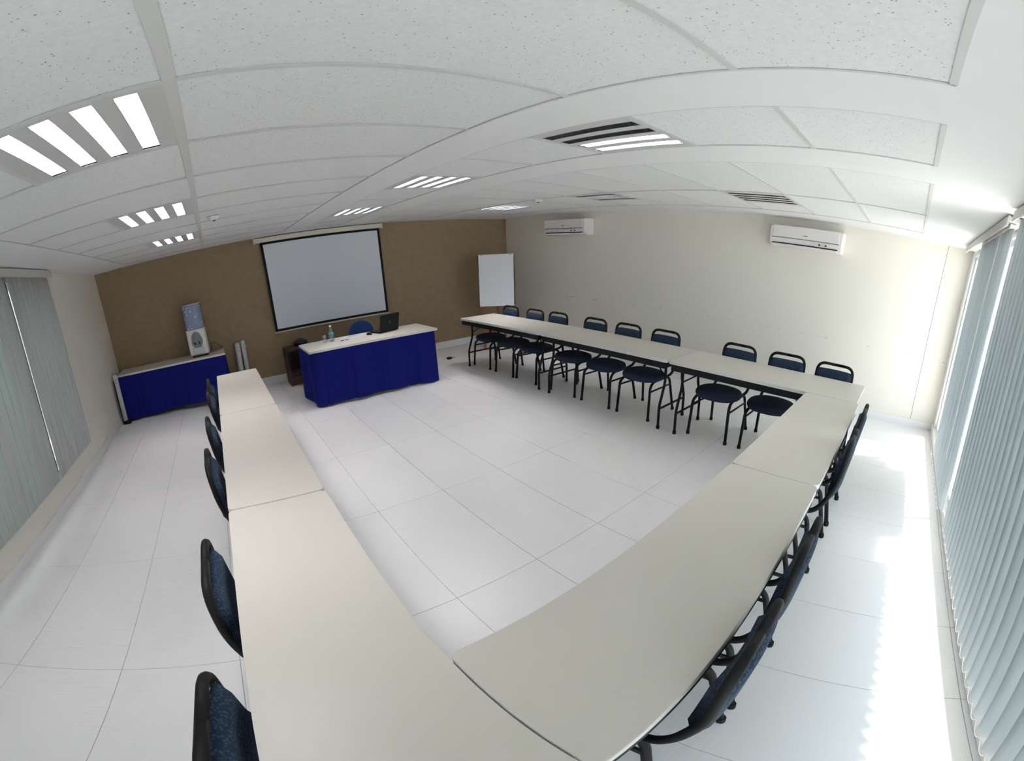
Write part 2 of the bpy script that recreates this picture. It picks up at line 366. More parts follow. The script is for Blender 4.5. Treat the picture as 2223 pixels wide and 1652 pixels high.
# recessed luminaires: four louvred slots each
def luminaire(label, lamp):
    t = thing('ceiling_light', label, 'ceiling light', (0, 0, H), 0, 'recessed louvred ceiling lights')
    hw, sl, hh = .592, .545, .0                                     # size, slot length
    cs = [-.189, -.063, .063, .189]; s = .0335
    b = bm(); xs_ = [-hw / 2] + [v for c in cs for v in (c - s, c + s)] + [hw / 2]
    for i in range(0, len(xs_), 2): box(b, xs_[i], xs_[i + 1], -hw / 2, hw / 2, 0, .012)
    for c in cs:
        box(b, c - s, c + s, -hw / 2, -sl / 2, 0, .012); box(b, c - s, c + s, sl / 2, hw / 2, 0, .012)
    ob('housing', b, 'housing', t)
    for c in cs:
        b = bm(); poly = [(c - s, .001), (c - s - .003, .03), (c - s * .6, .072), (c + s * .6, .072), (c + s + .003, .03), (c + s, .001)]
        for (a0, z0), (a1, z1) in zip(poly, poly[1:]):
            v = [b.verts.new((a0, -sl / 2, z0)), b.verts.new((a1, -sl / 2, z1)), b.verts.new((a1, sl / 2, z1)), b.verts.new((a0, sl / 2, z0))]; b.faces.new(v)
        for y in (-sl / 2, sl / 2): b.faces.new([b.verts.new((a, y, z)) for a, z in poly])
        ob('reflector', b, 'chrome', t)
        b = bm(); tube(b, [(c, -sl / 2 + .01, .058), (c, sl / 2 - .01, .058)], .008, 8); ob('lamp_tube', b, lamp, t)
        b = bm()
        for k in range(16):
            y = -sl / 2 + sl * (k + .5) / 16
            vs = [b.verts.new(p) for p in ((c - s, y, .001), (c + s, y, .001), (c + s * .93, y, .040), (c + s * .35, y, .034), (c - s * .35, y, .034), (c - s * .93, y, .040))]; b.faces.new(vs)
        for sg in (-1, 1): box(b, c + sg * s - .001, c + sg * s + .001, -sl / 2, sl / 2, .0, .012)
        ob('louver', b, 'louver', t)
    return t
lamp_lab = {0: {0: 'square recessed ceiling light with four glowing slots, nearest on the left side',
                3: 'recessed four-slot ceiling light, middle one of the left row',
                6: 'recessed four-slot ceiling light nearest the brown wall in the left row'},
            1: {0: 'large four-louvre ceiling light, nearest one between the two smooth ceiling bands',
                3: 'four-louvre ceiling light, middle one between the two smooth ceiling bands',
                6: 'small bright four-slot ceiling light above the projection screen'},
            2: {0: 'four-louvre ceiling light in front of the right-hand air conditioner',
                3: 'four-louvre ceiling light in front of the bare wall between the air conditioners',
                6: 'four-louvre ceiling light nearest the corner with the flip chart'}}
fx = {0: 1.4955, 1: 3.654, 2: 5.81}
state = {(0, 3): '1111', (0, 6): '1111', (1, 0): '0011', (1, 3): '1111', (1, 6): '1111', (2, 0): '0000', (2, 3): '0dd0', (2, 6): '1111'}
L0 = luminaire(lamp_lab[0][0], 'lamp'); L0.location = (fx[0], YA + ROW / 2, H)
for c in range(3):
    for k in (0, 3, 6):
        if (c, k) == (0, 0): continue
        r_ = dup(L0, (fx[c], YA + ROW * (k + .5), H), 0, lamp_lab[c][k])
        st = state[c, k]
        for q, o_ in enumerate([ch for ch in r_.children if ch.name.startswith('lamp_tube')]):
            o_.material_slots[0].link = 'OBJECT'; o_.material_slots[0].material = M[{'1': 'lamp', 'd': 'lamp_dim', '0': 'lamp_off'}[st[q]]]

# smoke detectors
def detector(x, y, label, r=.05):
    t = thing('smoke_detector', label, 'smoke detector', (x, y, H), 0, None)
    b = bm(); lathe(b, [(r * 1.1, .0), (r * 1.1, -.010), (r * .8, -.028), (r * .55, -.036), (.0001, -.037)], 16); ob('cover', b, 'acw', t)
    b = bm(); box(b, -.012, .012, -.012, .012, -.042, -.036); ob('sensor', b, 'blackm', t)
detector(1.94, -3.09, 'small white detector with dark centre, near the main ceiling runner')
detector(5.49, -3.0, 'round white detector between the two far right ceiling lights')

# ------------------------------------------------------------------ folding tables
def make_table(L, Wd, label, group, loc, rz):
    t = thing('folding_table', label, 'table', loc, rz, group)
    b = bm(); extr(b, rrect(-L / 2, L / 2, -Wd / 2, Wd / 2, .03), 'z', .734, .75, 0); ob('tabletop', b, 'laminate', t)
    b = bm()
    o_ = rrect(-L / 2 - .001, L / 2 + .001, -Wd / 2 - .001, Wd / 2 + .001, .031)
    extr(b, o_, 'z', .722, .7475, 0); ob('edge_band', b, 'edge', t)
    b = bm()
    for sy in (-1, 1):
        y = sy * (Wd / 2 - .022); b = bm(); box(b, -L / 2 + .03, L / 2 - .03, y - .012, y + .012, .658, .722); ob('rail', b, 'black', t)
    for sx in (-1, 1):
        x = sx * (L / 2 - .042); b = bm(); box(b, x - .012, x + .012, -Wd / 2 + .034, Wd / 2 - .034, .658, .722); ob('end_rail', b, 'black', t)
    for sx in (-1, 1):
        x = sx * (L / 2 - .09)
        for sy in (-1, 1):
            yi, yo = sy * (Wd / 2 - .15), sy * (Wd / 2 - .068)
            if Wd < .5: yi, yo = sy * (Wd / 2 - .11), sy * (Wd / 2 - .055)
            b = bm(); tube(b, fillet([(x, yi, .70), (x, yi, .47), (x, yo, .24), (x, yo, .012)], .05, 4), .0145, 8); lathe(b, [(.019, 0), (.019, .03), (.015, .034)], 10, (x, yo)); ob('leg', b, 'black', t)
        b = bm(); tube(b, [(x, -Wd / 2 + .07, .215), (x, Wd / 2 - .07, .215)], .011, 8); ob('crossbar', b, 'black', t); b = bm(); tube(b, [(x, -Wd / 2 + .12, .69), (x, Wd / 2 - .12, .69)], .009, 8); ob('hinge_bar', b, 'black', t)
        for sy in (-1, 1):
            b = bm(); tube(b, [(x, sy * (Wd / 2 - .15 if Wd > .5 else Wd / 2 - .11), .52), (x - sx * .26, sy * .03, .70)], .008, 6); ob('brace', b, 'black', t)
    return t
gR, gL, gB = 'tables along the air-conditioned wall', 'tables along the blind side', 'tables along the window side'
xr = (5.287 + 5.93) / 2; wr = 5.93 - 5.287
r1 = make_table(1.80, wr, 'cream folding table at the flip chart end of the right-hand row', gR, (xr, -2.305, 0), PI / 2)
dup(r1, (xr, -4.115, 0), PI / 2, 'cream folding table in the middle of the right-hand row')
dup(r1, (xr, -5.935, 0), PI / 2, 'cream folding table of the right-hand row that meets the window-side tables')
xl = (1.648 + 2.109) / 2; wl = .461
l1 = make_table(1.560, wl, 'narrow cream folding table farthest along the left row, towards the brown wall', gL, (xl, -2.935, 0), PI / 2)
dup(l1, (xl, -4.4995, 0), PI / 2, 'narrow cream folding table in the middle of the left row')
dup(l1, (xl, -6.068, 0), PI / 2, 'narrow cream folding table filling the bottom foreground, end of the left row')
yb = (-6.392 - 6.860) / 2
b1 = make_table(1.578, wl, 'narrow cream table along the windows, touching the left row', gB, (2.9045, yb, 0), 0)
dup(b1, (4.4875, yb, 0), 0, 'narrow cream table along the windows, touching the right-hand row', gB)

# ------------------------------------------------------------------ chairs (front = +x)
def make_chair(label, group):
    t = thing('stacking_chair', label, 'chair', (0, 0, 0), 0, group)
    hw = .192
    # one side tube: hoop half, upright, bend forward under the seat, front leg
    b = bm()
    for s in (-1, 1):
        tube(b, fillet([(-.375, 0, .868), (-.375, s * .182, .868), (-.352, s * .190, .66), (-.290, s * .190, .50), (-.235, s * .192, .430), (-.12, s * .192, .415)], .085, 6), .0150, 8)
    ob('back_frame', b, 'black', t)
    for s in (-1, 1):
        b = bm(); tube(b, fillet([(-.13, s * .192, .415), (.13, s * .185, .405), (.205, s * .20, .36), (.232, s * .212, .012)], .06, 5), .0150, 8); lathe(b, [(.0185, 0), (.0185, .028), (.0155, .032)], 10, (.232, s * .212)); ob('leg', b, 'black', t)
        b = bm(); tube(b, fillet([(-.16, s * .180, .41), (-.215, s * .182, .37), (-.275, s * .212, .012)], .04, 4), .0150, 8); lathe(b, [(.0185, 0), (.0185, .028), (.0155, .032)], 10, (-.275, s * .212)); ob('leg', b, 'black', t)
        b = bm(); tube(b, [(.21, s * .203, .315), (-.225, s * .192, .315)], .010, 6); ob('stretcher', b, 'black', t)
    # seat: thick rounded pad
    b = bm(); N = 32
    def outline(k, sc=1.0):
        a = 2 * PI * k / N; ca, sa = math.cos(a), math.sin(a); n_ = 2.35
        r = (abs(ca) ** n_ + abs(sa) ** n_) ** (-1 / n_)
        return (.045 + .215 * r * ca * sc, .232 * r * sa * sc)
    rings = []
    for sc_k, z in ((.0001, .402), (.86, .402), (.96, .410), (1.0, .430), (.995, .450), (.95, .468), (.80, .480), (.48, .488), (.0001, .491)):
        rings.append([b.verts.new((*outline(k, sc_k), z)) for k in range(N)])
    for A, B in zip(rings, rings[1:]):
        for k in range(N):
            f = b.faces.new((A[k], A[(k + 1) % N], B[(k + 1) % N], B[k])); f.smooth = True
    ob('seat', b, 'seat', t)
    b = bm(); tube(b, [(.10, -.19, .405), (.10, .19, .405)], .009, 6); ob('seat_frame', b, 'black', t); b = bm(); tube(b, [(-.13, -.19, .405), (-.13, .19, .405)], .009, 6); ob('seat_frame', b, 'black', t)
    # back pad, slightly curved, between the uprights
    b = bm(); ny, nz = 10, 8; z0, z1 = .535, .818; grid = {}
    for side in (0, 1):
        for i in range(ny + 1):
            for j in range(nz + 1):
                u = i / ny * 2 - 1; v = j / nz
                cr = max(0, (v - .80) / .20); y = u * (.184 - .010 * cr * cr); z = z0 + (z1 - z0) * v - .006 * cr * abs(u) ** 4
                xc = -.372 + (0.868 - z) * .16 + .0 - (1 - u * u) * .012
                edge = max(0, 1 - min(1 - abs(u), min(v, 1 - v) * 1.3) / .09); th = .032 * math.sqrt(max(0, 1 - edge ** 2)) + .003
                grid[side, i, j] = b.verts.new((xc + (th if side else -th * .62), y, z))
    for i in range(ny):
        for j in range(nz):
            for side in (0, 1):
                q = [grid[side, i, j], grid[side, i + 1, j], grid[side, i + 1, j + 1], grid[side, i, j + 1]]
                f = b.faces.new(q if side else q[::-1]); f.smooth = True
    per = [(i, 0) for i in range(ny)] + [(ny, j) for j in range(nz)] + [(i, nz) for i in range(ny, 0, -1)] + [(0, j) for j in range(nz, 0, -1)]
    for p, q in zip(per, per[1:] + per[:1]): b.faces.new((grid[0, p[0], p[1]], grid[1, p[0], p[1]], grid[1, q[0], q[1]], grid[0, q[0], q[1]]))
    ob('backrest', b, 'navy', t)
    b = bm(); box(b, -.352, -.342, -.18, .18, .685, .705); ob('back_bar', b, 'black', t); b = bm(); box(b, -.328, -.316, -.188, .188, .595, .615); ob('back_bar', b, 'black', t)
    return t
gcr, gcl, gcb = 'chairs along the air-conditioned wall', 'chairs along the blind side', 'chairs along the window side'
right = [(-1.69, 'navy chair nearest the brown wall, its back in front of the flip chart'),
         (-2.26, 'navy chair second from the brown wall in the right-hand row'),
         (-2.74, 'navy chair third from the brown wall, last of the close far trio'),
         (-3.44, 'navy chair fourth from the brown wall in the right-hand row'),
         (-3.985, 'navy chair fifth from the brown wall in the right-hand row'),
         (-4.525, 'navy chair just left of the paired table legs in the right-hand row'),
         (-5.445, 'navy chair with whole seat showing right of the paired table legs'),
         (-6.00, 'navy chair whose seat is cut off by the window-side table'),
         (-6.49, 'navy chair at the right end of the wall row, only its back above the table')]
c0 = make_chair(right[0][1], gcr)
c0.location = (5.69, right[0][0], 0); c0.rotation_euler = (0, 0, PI)
for y, lab in right[1:]: dup(c0, (5.69 + random.uniform(-.01, .01), y, 0), PI + random.uniform(-.04, .04), lab, gcr)
left = [(-2.94, .02, 'navy chair farthest away in the left row, near the blue-skirted side table'),
        (-3.375, .03, 'navy chair second farthest in the left row, overlapping the farthest one'),
        (-4.22, .06, 'navy chair third farthest in the left row, standing alone at the table joint'),
        (-4.86, .06, 'navy chair beside the left row, just before the gap to the nearer chairs'),
        (-5.83, .05, 'navy chair second nearest to the viewer in the left row'),
        (-6.50, .02, 'navy chair with large woven back at the bottom left edge')]
for y, dr, lab in left: dup(c0, (1.945, y, 0), dr * .5, lab, gcl)
base = [(4.76, 'navy chair at the window side nearest the wall corner'),
        (4.17, 'navy chair second from the wall corner on the window side'),
        (3.08, 'navy chair second nearest to the viewer on the window side'),
        (2.57, 'navy chair nearest to the viewer on the window side, lower right')]
for x, lab in base: dup(c0, (x, -6.575, 0), PI / 2, lab, gcb)

# ------------------------------------------------------------------ skirted tables
def skirt_mesh(pts, z0, z1, amp, nwave, flare, seed, lift):
    """cloth hanging along a polyline (list of xy), outward normal to the left of travel reversed"""
    rnd = random.Random(seed); b = bm(); path = []; P = fillet([(p[0], p[1], 0) for p in pts], .13, 8); s = 0
    for a, c in zip(P, P[1:]):
        n = max(2, int((c - a).length / .012)); d = (c - a).normalized(); nrm = Vector((d.y, -d.x, 0))
        for k in range(n + (1 if c is P[-1] else 0)): path.append([a + (c - a) * k / n, nrm, s + (c - a).length * k / n])
        s += (c - a).length
    for i in range(1, len(path) - 1):                               # soften the corner normals
        path[i][1] = (path[i - 1][1] + path[i + 1][1]).normalized()
    ph = [rnd.uniform(0, 6.28) for _ in range(4)]; rows_ = 10; grid = []
    for j in range(rows_ + 1):
        v = j / rows_; row = []
        for p, nrm, t in path:
            wv = math.sin(t * nwave + ph[0] + .8 * math.sin(t * 2.3 + ph[1])) * .65 + math.sin(t * nwave * .43 + ph[2]) * .5
            cr_ = max(0, 1 - abs(math.sin(t * 5.3 + ph[0] + .9 * math.sin(t * 1.7 + ph[1]))) * 3.2) ** 1.5 + .7 * max(0, 1 - abs(math.sin(t * 8.1 + ph[3])) * 4) ** 1.5
            off = (wv * amp * (.35 + .65 * v)) - cr_ * .028 * (.3 + .7 * v) + flare * v + amp * .6
            z = z1 - (z1 - z0) * v + (lift * (0.5 + .5 * math.sin(t * 3.1 + ph[3])) if j == rows_ else 0)
            row.append(b.verts.new(p + nrm * off + Vector((0, 0, z))))
        grid.append(row)
    for A, B in zip(grid, grid[1:]):
        for k in range(len(A) - 1):
            f = b.faces.new((A[k], A[k + 1], B[k + 1], B[k])); f.smooth = True
    return b
def skirted(x0, x1, y0, y1, label, skirt_pts, seed, flare, z0, lift, amp=.012):
    t = thing('skirted_table', label, 'table', (0, 0, 0))
    b = bm(); extr(b, rrect(x0, x1, y0, y1, .015), 'z', .722, .75); ob('tabletop', b, 'laminate', t)
    ob('table_skirt', skirt_mesh(skirt_pts, z0, .724, amp, 11, flare, seed, lift), 'skirt', t)
    for x in (x0 + .1, x1 - .1):
        for y in (y0 + .1, y1 - .07):
            b = bm(); tube(b, [(x, y, .0), (x, y, .722)], .0125, 8); ob('leg', b, 'black', t)
    return t
skirted(2.81, 4.625, -1.875, -1.215, "presenter's cream-topped table with royal blue pleated skirt", [(2.83, -1.24), (2.83, -1.845), (4.60, -1.845), (4.60, -1.24)][::1], 3, .0, .012, .03, .030)
skirted(.085, 1.80, -.575, -.03, 'blue-skirted side table in the left corner under the water cooler', [(.10, -.545), (1.78, -.545), (1.78, -.06)], 8, .012, .03, .05, .028)

# ------------------------------------------------------------------ projection screen
t = thing('projection_screen', 'grey projection screen with black border on the brown wall', 'projector screen', (0, 0, 0))
b = bm(); bevbox(b, 2.60, 4.715, -.085, -.005, 2.295, 2.372, .012); ob('casing', b, 'casing', t)
for x in (2.598, 4.717):
    b = bm(); bevbox(b, x - .012, x + .012, -.09, -.002, 2.285, 2.376, .004); ob('end_cap', b, 'casing', t)
b = bm(); box(b, 2.725, 4.645, -.040, -.036, .868, 2.262); ob('fabric', b, 'screen', t)
b = bm(); box(b, 2.688, 2.728, -.042, -.035, .835, 2.30); box(b, 4.640, 4.682, -.042, -.035, .835, 2.30); box(b, 2.69, 4.68, -.042, -.035, 2.258, 2.30); box(b, 2.69, 4.68, -.042, -.035, .835, .872); ob('border', b, 'black', t)
b = bm(); tube(b, [(2.665, -.04, .822), (4.70, -.04, .822)], .012, 8); ob('bottom_bar', b, 'casing', t)

# ------------------------------------------------------------------ air conditioners
def aircon(yc, wd, label):
    t = thing('air_conditioner', label, 'air conditioner', (W, yc, 2.0), 0, 'split air conditioners on the cream wall')
    prof = [(0, .0), (0, .272), (-.19, .272), (-.228, .255), (-.236, .20), (-.232, .10), (-.215, .03), (-.15, .0)]
    b = bm(); extr(b, prof, 'y', -wd / 2, wd / 2); bmesh.ops.bevel(b, geom=[e for e in b.edges], offset=.006, segments=2, affect='EDGES'); ob('body', b, 'acw', t)
    b = bm(); bevbox(b, -.242, -.225, -wd / 2 + .035, wd / 2 - .035, .115, .262, .005); ob('front_panel', b, 'acw', t)
    b = bm(); box(b, -.240, -.22, -wd / 2 + .03, wd / 2 - .03, .105, .1135); ob('panel_gap', b, 'acg', t)
    b = bm(); box(b, -.226, -.20, -wd / 2 + .04, wd / 2 - .04, .034, .046); ob('air_slot', b, 'dark', t)
    b = bm(); bevbox(b, -.2325, -.15, -wd / 2 + .05, wd / 2 - .05, .004, .030, .004); ob('flap', b, 'acw', t)
    for dy in (-.185, -.265):
        b = bm(); lathe(b, [(.011, -.004), (.011, .004)], 12); bmesh.ops.rotate(b, verts=b.verts, cent=(0, 0, 0), matrix=Matrix.Rotation(PI / 2, 3, 'Y'))
        bmesh.ops.translate(b, verts=b.verts, vec=(-.236, dy, .072)); ob('indicator', b, 'dark', t)
    for k in range(3):
        b = bm(); box(b, -.2365, -.232, -.205 - k * .018 - .004, -.205 - k * .018 + .004, .069, .074); ob('indicator', b, 'acg', t)
    b = bm(); box(b, -.2430, -.2415, -.03, .03, .15, .162); ob('emblem', b, 'mark', t)
    return t
aircon(-1.80, .92, 'white split air conditioner near the flip chart corner')
aircon(-5.70, .90, 'larger-looking white split air conditioner nearer the windows')

# ------------------------------------------------------------------ flip chart easel
t = thing('flip_chart', 'white flip chart pad on a reddish wooden easel in the corner', 'flip chart', (6.425, -.855, 0), math.atan2(-(.36), .48))
# local x runs along the board; local -y faces the room
b = bm(); bevbox(b, -.315, .315, .0, .022, .80, 1.69, .003, 1); ob('board', b, 'dwood', t)
b = bm()
for k in range(5):
    n = 12; z0, z1 = .775 + .004 * k, 1.688; yk = -.004 - .0022 * (4 - k)
    prev = None
    for j in range(n + 1):
        z = z0 + (z1 - z0) * j / n; dy = -.010 * (1 - j / n) ** 2 * (4 - k) * .4
        cur = (b.verts.new((-.302 - .012 * (1 - j / n), yk + dy, z)), b.verts.new((.302 - .012 * (1 - j / n), yk + dy, z)))
        if prev: b.faces.new((prev[0], prev[1], cur[1], cur[0]))
        prev = cur
ob('paper_pad', b, 'paper', t)
b = bm(); box(b, -.30, .30, -.018, .0, 1.665, 1.69); ob('clamp_bar', b, 'acw', t)
for x in (-.25, .25):
    b = bm(); lathe(b, [(.010, -.006), (.010, .006)], 10); bmesh.ops.rotate(b, verts=b.verts, cent=(0, 0, 0), matrix=Matrix.Rotation(PI / 2, 3, 'X')); bmesh.ops.translate(b, verts=b.verts, vec=(x, -.022, 1.678)); ob('knob', b, 'acg', t)
for x in (-.26, .12):
    b = bm(); v_ = box(b, x - .022, x + .022, .022, .05, 0, 1.66)[0]
    for vv_ in v_:
        if vv_.co.z < .1: vv_.co.y -= .015
    ob('leg', b, 'wood', t)
b = bm(); v_ = box(b, -.03, .02, .05, .075, .0, 1.45)[0]
for vv_ in v_:
    if vv_.co.z < .1: vv_.co.y += .42
ob('leg', b, 'wood', t)
b = bm(); box(b, -.28, .15, -.04, -.016, .30, .345); ob('crossbar', b, 'wood', t)
b = bm(); box(b, -.20, .13, -.055, .10, .345, .36); ob('tray', b, 'wood', t)

# ------------------------------------------------------------------ water cooler on the side table
t = thing('water_cooler', 'white countertop water cooler with grey front panel', 'water cooler', (1.425, -.28, .75), -.06)
b = bm()
extr(b, [(-.15, .02), (.15, .02), (.15, .30), (.13, .40), (-.13, .40), (-.15, .30)], 'x', -.145, .145) if False else bevbox(b, -.145, .145, -.13, .15, .022, .425, .022, 3); ob('body', b, 'acw', t)
b = bm(); N = 20
poly = [( .082 * math.cos(2 * PI * k / N) * (1.0 if math.sin(2 * PI * k / N) > 0 else 1.12), .255 + .135 * math.sin(2 * PI * k / N)) for k in range(N)]
extr(b, poly, 'y', -.136, -.128); ob('front_panel', b, 'greyp', t)
b = bm(); bevbox(b, -.085, .085, -.137, -.127, .04, .15, .012); ob('splash_recess', b, 'tube', t)
for x in (-.035, .035):
    b = bm(); lathe(b, [(.011, .19), (.013, .225), (.009, .23)], 10, (x, -.152)); ob('tap', b, 'dark', t)
b = bm(); bevbox(b, -.11, .13, -.165, -.03, .004, .024, .004); ob('drip_tray', b, 'blackm', t)
b = bm(); box(b, -.13, -.10, .08, .12, 0, .022); ob('foot', b, 'blackm', t); b = bm(); box(b, .10, .13, .08, .12, 0, .022); ob('foot', b, 'blackm', t)
t = thing('water_bottle_cover', 'blue and white patterned cloth cover over the cooler bottle', 'bottle cover', (1.425, -.27, 1.17), -.06)
b = bm(); N = 28; rings = []
for r, z in ((.135, .004), (.142, .03), (.138, .10), (.143, .18), (.139, .27), (.142, .36), (.132, .392), (.06, .398), (.0005, .40)):
    rings.append([b.verts.new(((r + .004 * math.sin(k * 2.7 + z * 40)) * (1 / max(abs(math.cos(2 * PI * k / N)), abs(math.sin(2 * PI * k / N))) ** .35) * math.cos(2 * PI * k / N), (r + .004 * math.sin(k * 1.9)) * (1 / max(abs(math.cos(2 * PI * k / N)), abs(math.sin(2 * PI * k / N))) ** .35) * math.sin(2 * PI * k / N), z)) for k in range(N)])
for A, B in zip(rings, rings[1:]):
    for k in range(N):
        f = b.faces.new((A[k], A[(k + 1) % N], B[(k + 1) % N], B[k])); f.smooth = True
b.faces.new(rings[0][::-1]); ob('cloth', b, 'cover', t)
b = bm(); tube(b, [(.139 * math.cos(a * PI / 14) * 1.03, .139 * math.sin(a * PI / 14) * 1.03, .385) for a in range(29)], .006, 6); ob('hem', b, 'paper', t)
# loose cable
b = bm(); tube(b, fillet([(1.57, -.20, .757), (1.60, -.16, .757), (1.63, -.14, .90), (1.70, -.12, .86), (1.76, -.09, .80), (1.79, -.07, .80), (1.72, -.10, .757), (1.64, -.16, .757), (1.60, -.24, .757)], .03, 5), .0035, 6)
tag(ob('power_cable', b, 'blackm'), 'thin dark looped cable lying beside the water cooler', 'cable')

# ------------------------------------------------------------------ white tubes
def white_tube(x, y, lean, label, foot=False, hgt=.80, grp='white tubes leaning at the brown wall', r=.042):
    t = thing('plastic_tube', label, 'tube', (x, y, 0), 0, grp)
    def lx(z): return Vector((lean[0] * z / hgt, lean[1] * z / hgt, z))
    z0 = .055 if foot else .004
    b = bm(); tube(b, [lx(z0), lx(hgt - .03)] + [lx(hgt - .03 + .03 * math.sin(a)) for a in (.5, 1.0, 1.4)], [r, r, r * .92, r * .62, r * .25], 14); ob('shell', b, 'tube', t)
    for dz in (.08, .13):
        p = lx(hgt - dz) + Vector((.006, -r * .93, 0)); b = bm(); bmesh.ops.create_icosphere(b, subdivisions=1, radius=.008, matrix=Matrix.Translation(p)); ob('hole', b, 'blackm', t)
    if foot:
        b = bm(); bevbox(b, -.04, .075, -.05, .05, .0, .055, .006); ob('foot', b, 'black', t)
        b = bm(); box(b, -.045, -.036, -.02, .03, .05, .70); ob('back_strip', b, 'black', t)
white_tube(1.995, -.13, (.03, .055), 'wider white tube leaning on the brown wall, left of the pair')
white_tube(2.105, -.12, (.015, .055), 'slimmer white tube leaning on the brown wall, right of the pair', r=.034, hgt=.82)
white_tube(.085, -.66, (-.0, .0), 'white tube with black foot standing against the left wall beside the side table', True, .79, None, .036)

# ------------------------------------------------------------------ small dark wooden stand behind the presenter table
t = thing('wooden_stand', 'small dark wooden stand with open shelf behind the blue-skirted table', 'stand', (2.93, -.30, 0), .0)
b = bm(); bevbox(b, -.19, .22, -.20, .20, .545, .575, .006); ob('top', b, 'dwood', t)
for x in (-.18, .19):
    b = bm(); box(b, x - .012, x + .012, -.19, .19, .0, .545); ob('side_panel', b, 'dwood', t)
b = bm(); box(b, -.168, .178, .17, .185, .03, .545); ob('back_panel', b, 'dwood', t)
b = bm(); box(b, -.168, .178, -.18, .17, .17, .19); ob('shelf', b, 'dwood', t)
b = bm(); box(b, -.168, .178, -.185, -.165, .02, .15); ob('front_board', b, 'dwood', t)
t = thing('black_bag', 'crumpled black bag lying on the small wooden stand', 'bag', (3.02, -.26, .575), .3)
b = bm(); bmesh.ops.create_icosphere(b, subdivisions=3, radius=1)
for v in b.verts:
    v.co = Vector((v.co.x * .13, v.co.y * .09, max(0, .045 + v.co.z * .05) + (.012 * math.sin(v.co.x * 9 + v.co.y * 7) if v.co.z > 0 else 0)))
for f in b.faces: f.smooth = True
ob('cloth', b, 'blackm', t)
b = bm(); tube(b, [(-.06 + .012 * k, .0, .09 + .03 * math.sin(k * PI / 10)) for k in range(11)], .005, 6); ob('strap', b, 'blackm', t)

# ------------------------------------------------------------------ presenter's chair
t = thing('office_chair', 'blue round-backed chair behind the presenter table', 'chair', (3.93, -.80, 0), PI / 2 * 3)
b = bm(); bmesh.ops.create_uvsphere(b, u_segments=20, v_segments=12, radius=1)
for v in b.verts: v.co = Vector((-.18 + v.co.x * .028 + .05 * v.co.y ** 2, v.co.y * .205, .685 + v.co.z * .165))
for f in b.faces: f.smooth = True
ob('backrest', b, 'bluechair', t)
b = bm(); bmesh.ops.create_uvsphere(b, u_segments=20, v_segments=12, radius=1)
for v in b.verts: v.co = Vector((.05 + v.co.x * .22, v.co.y * .22, .455 + v.co.z * .038))
for f in b.faces: f.smooth = True
ob('seat', b, 'bluechair', t)
b = bm(); tube(b, fillet([(.02, 0, .42), (-.22, 0, .42), (-.215, 0, .68)], .06), .014, 8); ob('back_support', b, 'blackm', t)
b = bm(); tube(b, [(.04, 0, .10), (.04, 0, .43)], .022, 10); ob('column', b, 'blackm', t)
for k in range(5):
    a = k * 2 * PI / 5 + .3; b = bm(); tube(b, [(.04, 0, .11), (.04 + .24 * math.cos(a), .24 * math.sin(a), .065)], [.02, .013], 8)
    ob('base_arm', b, 'blackm', t)
    b = bm(); bmesh.ops.create_icosphere(b, subdivisions=2, radius=.028, matrix=Matrix.Translation((.04 + .24 * math.cos(a), .24 * math.sin(a), .028))); ob('caster', b, 'blackm', t)

# ------------------------------------------------------------------ things on the presenter table
t = thing('laptop', 'open black laptop seen from behind its lid on the presenter table', 'laptop', (4.06, -1.50, .75), .30)
b = bm(); bevbox(b, -.17, .17, .0, .225, .003, .024, .004); ob('base', b, 'black', t)
b = bm(); bevbox(b, -.17, .17, -.006, .006, .0, .235, .005)
bmesh.ops.rotate(b, verts=b.verts, cent=(0, 0, 0), matrix=Matrix.Rotation(.20, 3, 'X')); bmesh.ops.translate(b, verts=b.verts, vec=(0, -.004, .022)); lid = ob('lid', b, 'black', t)
b = bm()
R_ = Matrix.Rotation(.20, 3, 'X')
for k, z in enumerate((.13, .118, .106)):
    vs = box(b, -.012 + .003 * k, .012 - .003 * k, -.0075, -.0062, z, z + .004)[0]
bmesh.ops.rotate(b, verts=b.verts, cent=(0, 0, 0), matrix=R_); bmesh.ops.translate(b, verts=b.verts, vec=(0, -.004, .022)); ob('emblem', b, 'mark', lid)
t = thing('computer_mouse', 'small black computer mouse left of the laptop', 'mouse', (3.775, -1.455, .75), .3)
b = bm(); bmesh.ops.create_uvsphere(b, u_segments=14, v_segments=10, radius=1)
for v in b.verts: v.co = Vector((v.co.x * .032, v.co.y * .052, max(.0, v.co.z) * .034 + .001))
for f in b.faces: f.smooth = True
ob('shell', b, 'black', t)
b = bm(); tube(b, [(0, -.034, .026), (0, -.022, .032)], .004, 6); ob('wheel', b, 'acg', t)
t = thing('water_bottle', 'clear plastic water bottle with blue label on the presenter table', 'bottle', (3.245, -1.42, .75))
b = bm(); lathe(b, [(.030, .0), (.033, .006), (.033, .13), (.031, .15), (.014, .19), (.012, .198)], 18); ob('body', b, 'pet', t)
b = bm(); lathe(b, [(.0335, .07), (.0335, .118)], 18); ob('label_band', b, 'label', t)
b = bm(); lathe(b, [(.0145, .196), (.0145, .215), (.013, .217)], 14); ob('cap', b, 'paper', t)
t = thing('drinking_glass', 'small clear glass left of the water bottle', 'glass', (3.155, -1.38, .75))
b = bm(); lathe(b, [(.024, .0), (.026, .004), (.031, .09)], 16); ob('tumbler', b, 'pet', t)
sheets = [((3.43, -1.40), .16, .11, .02, 'folded white napkin pile right of the water bottle', 'napkin'),
          ((3.56, -1.44), .21, .15, .003, 'white sheet of paper left of the lilac sheet', 'paper'),
          ((3.68, -1.36), .20, .14, .003, 'white sheet of paper nearest the computer mouse', 'paper')]
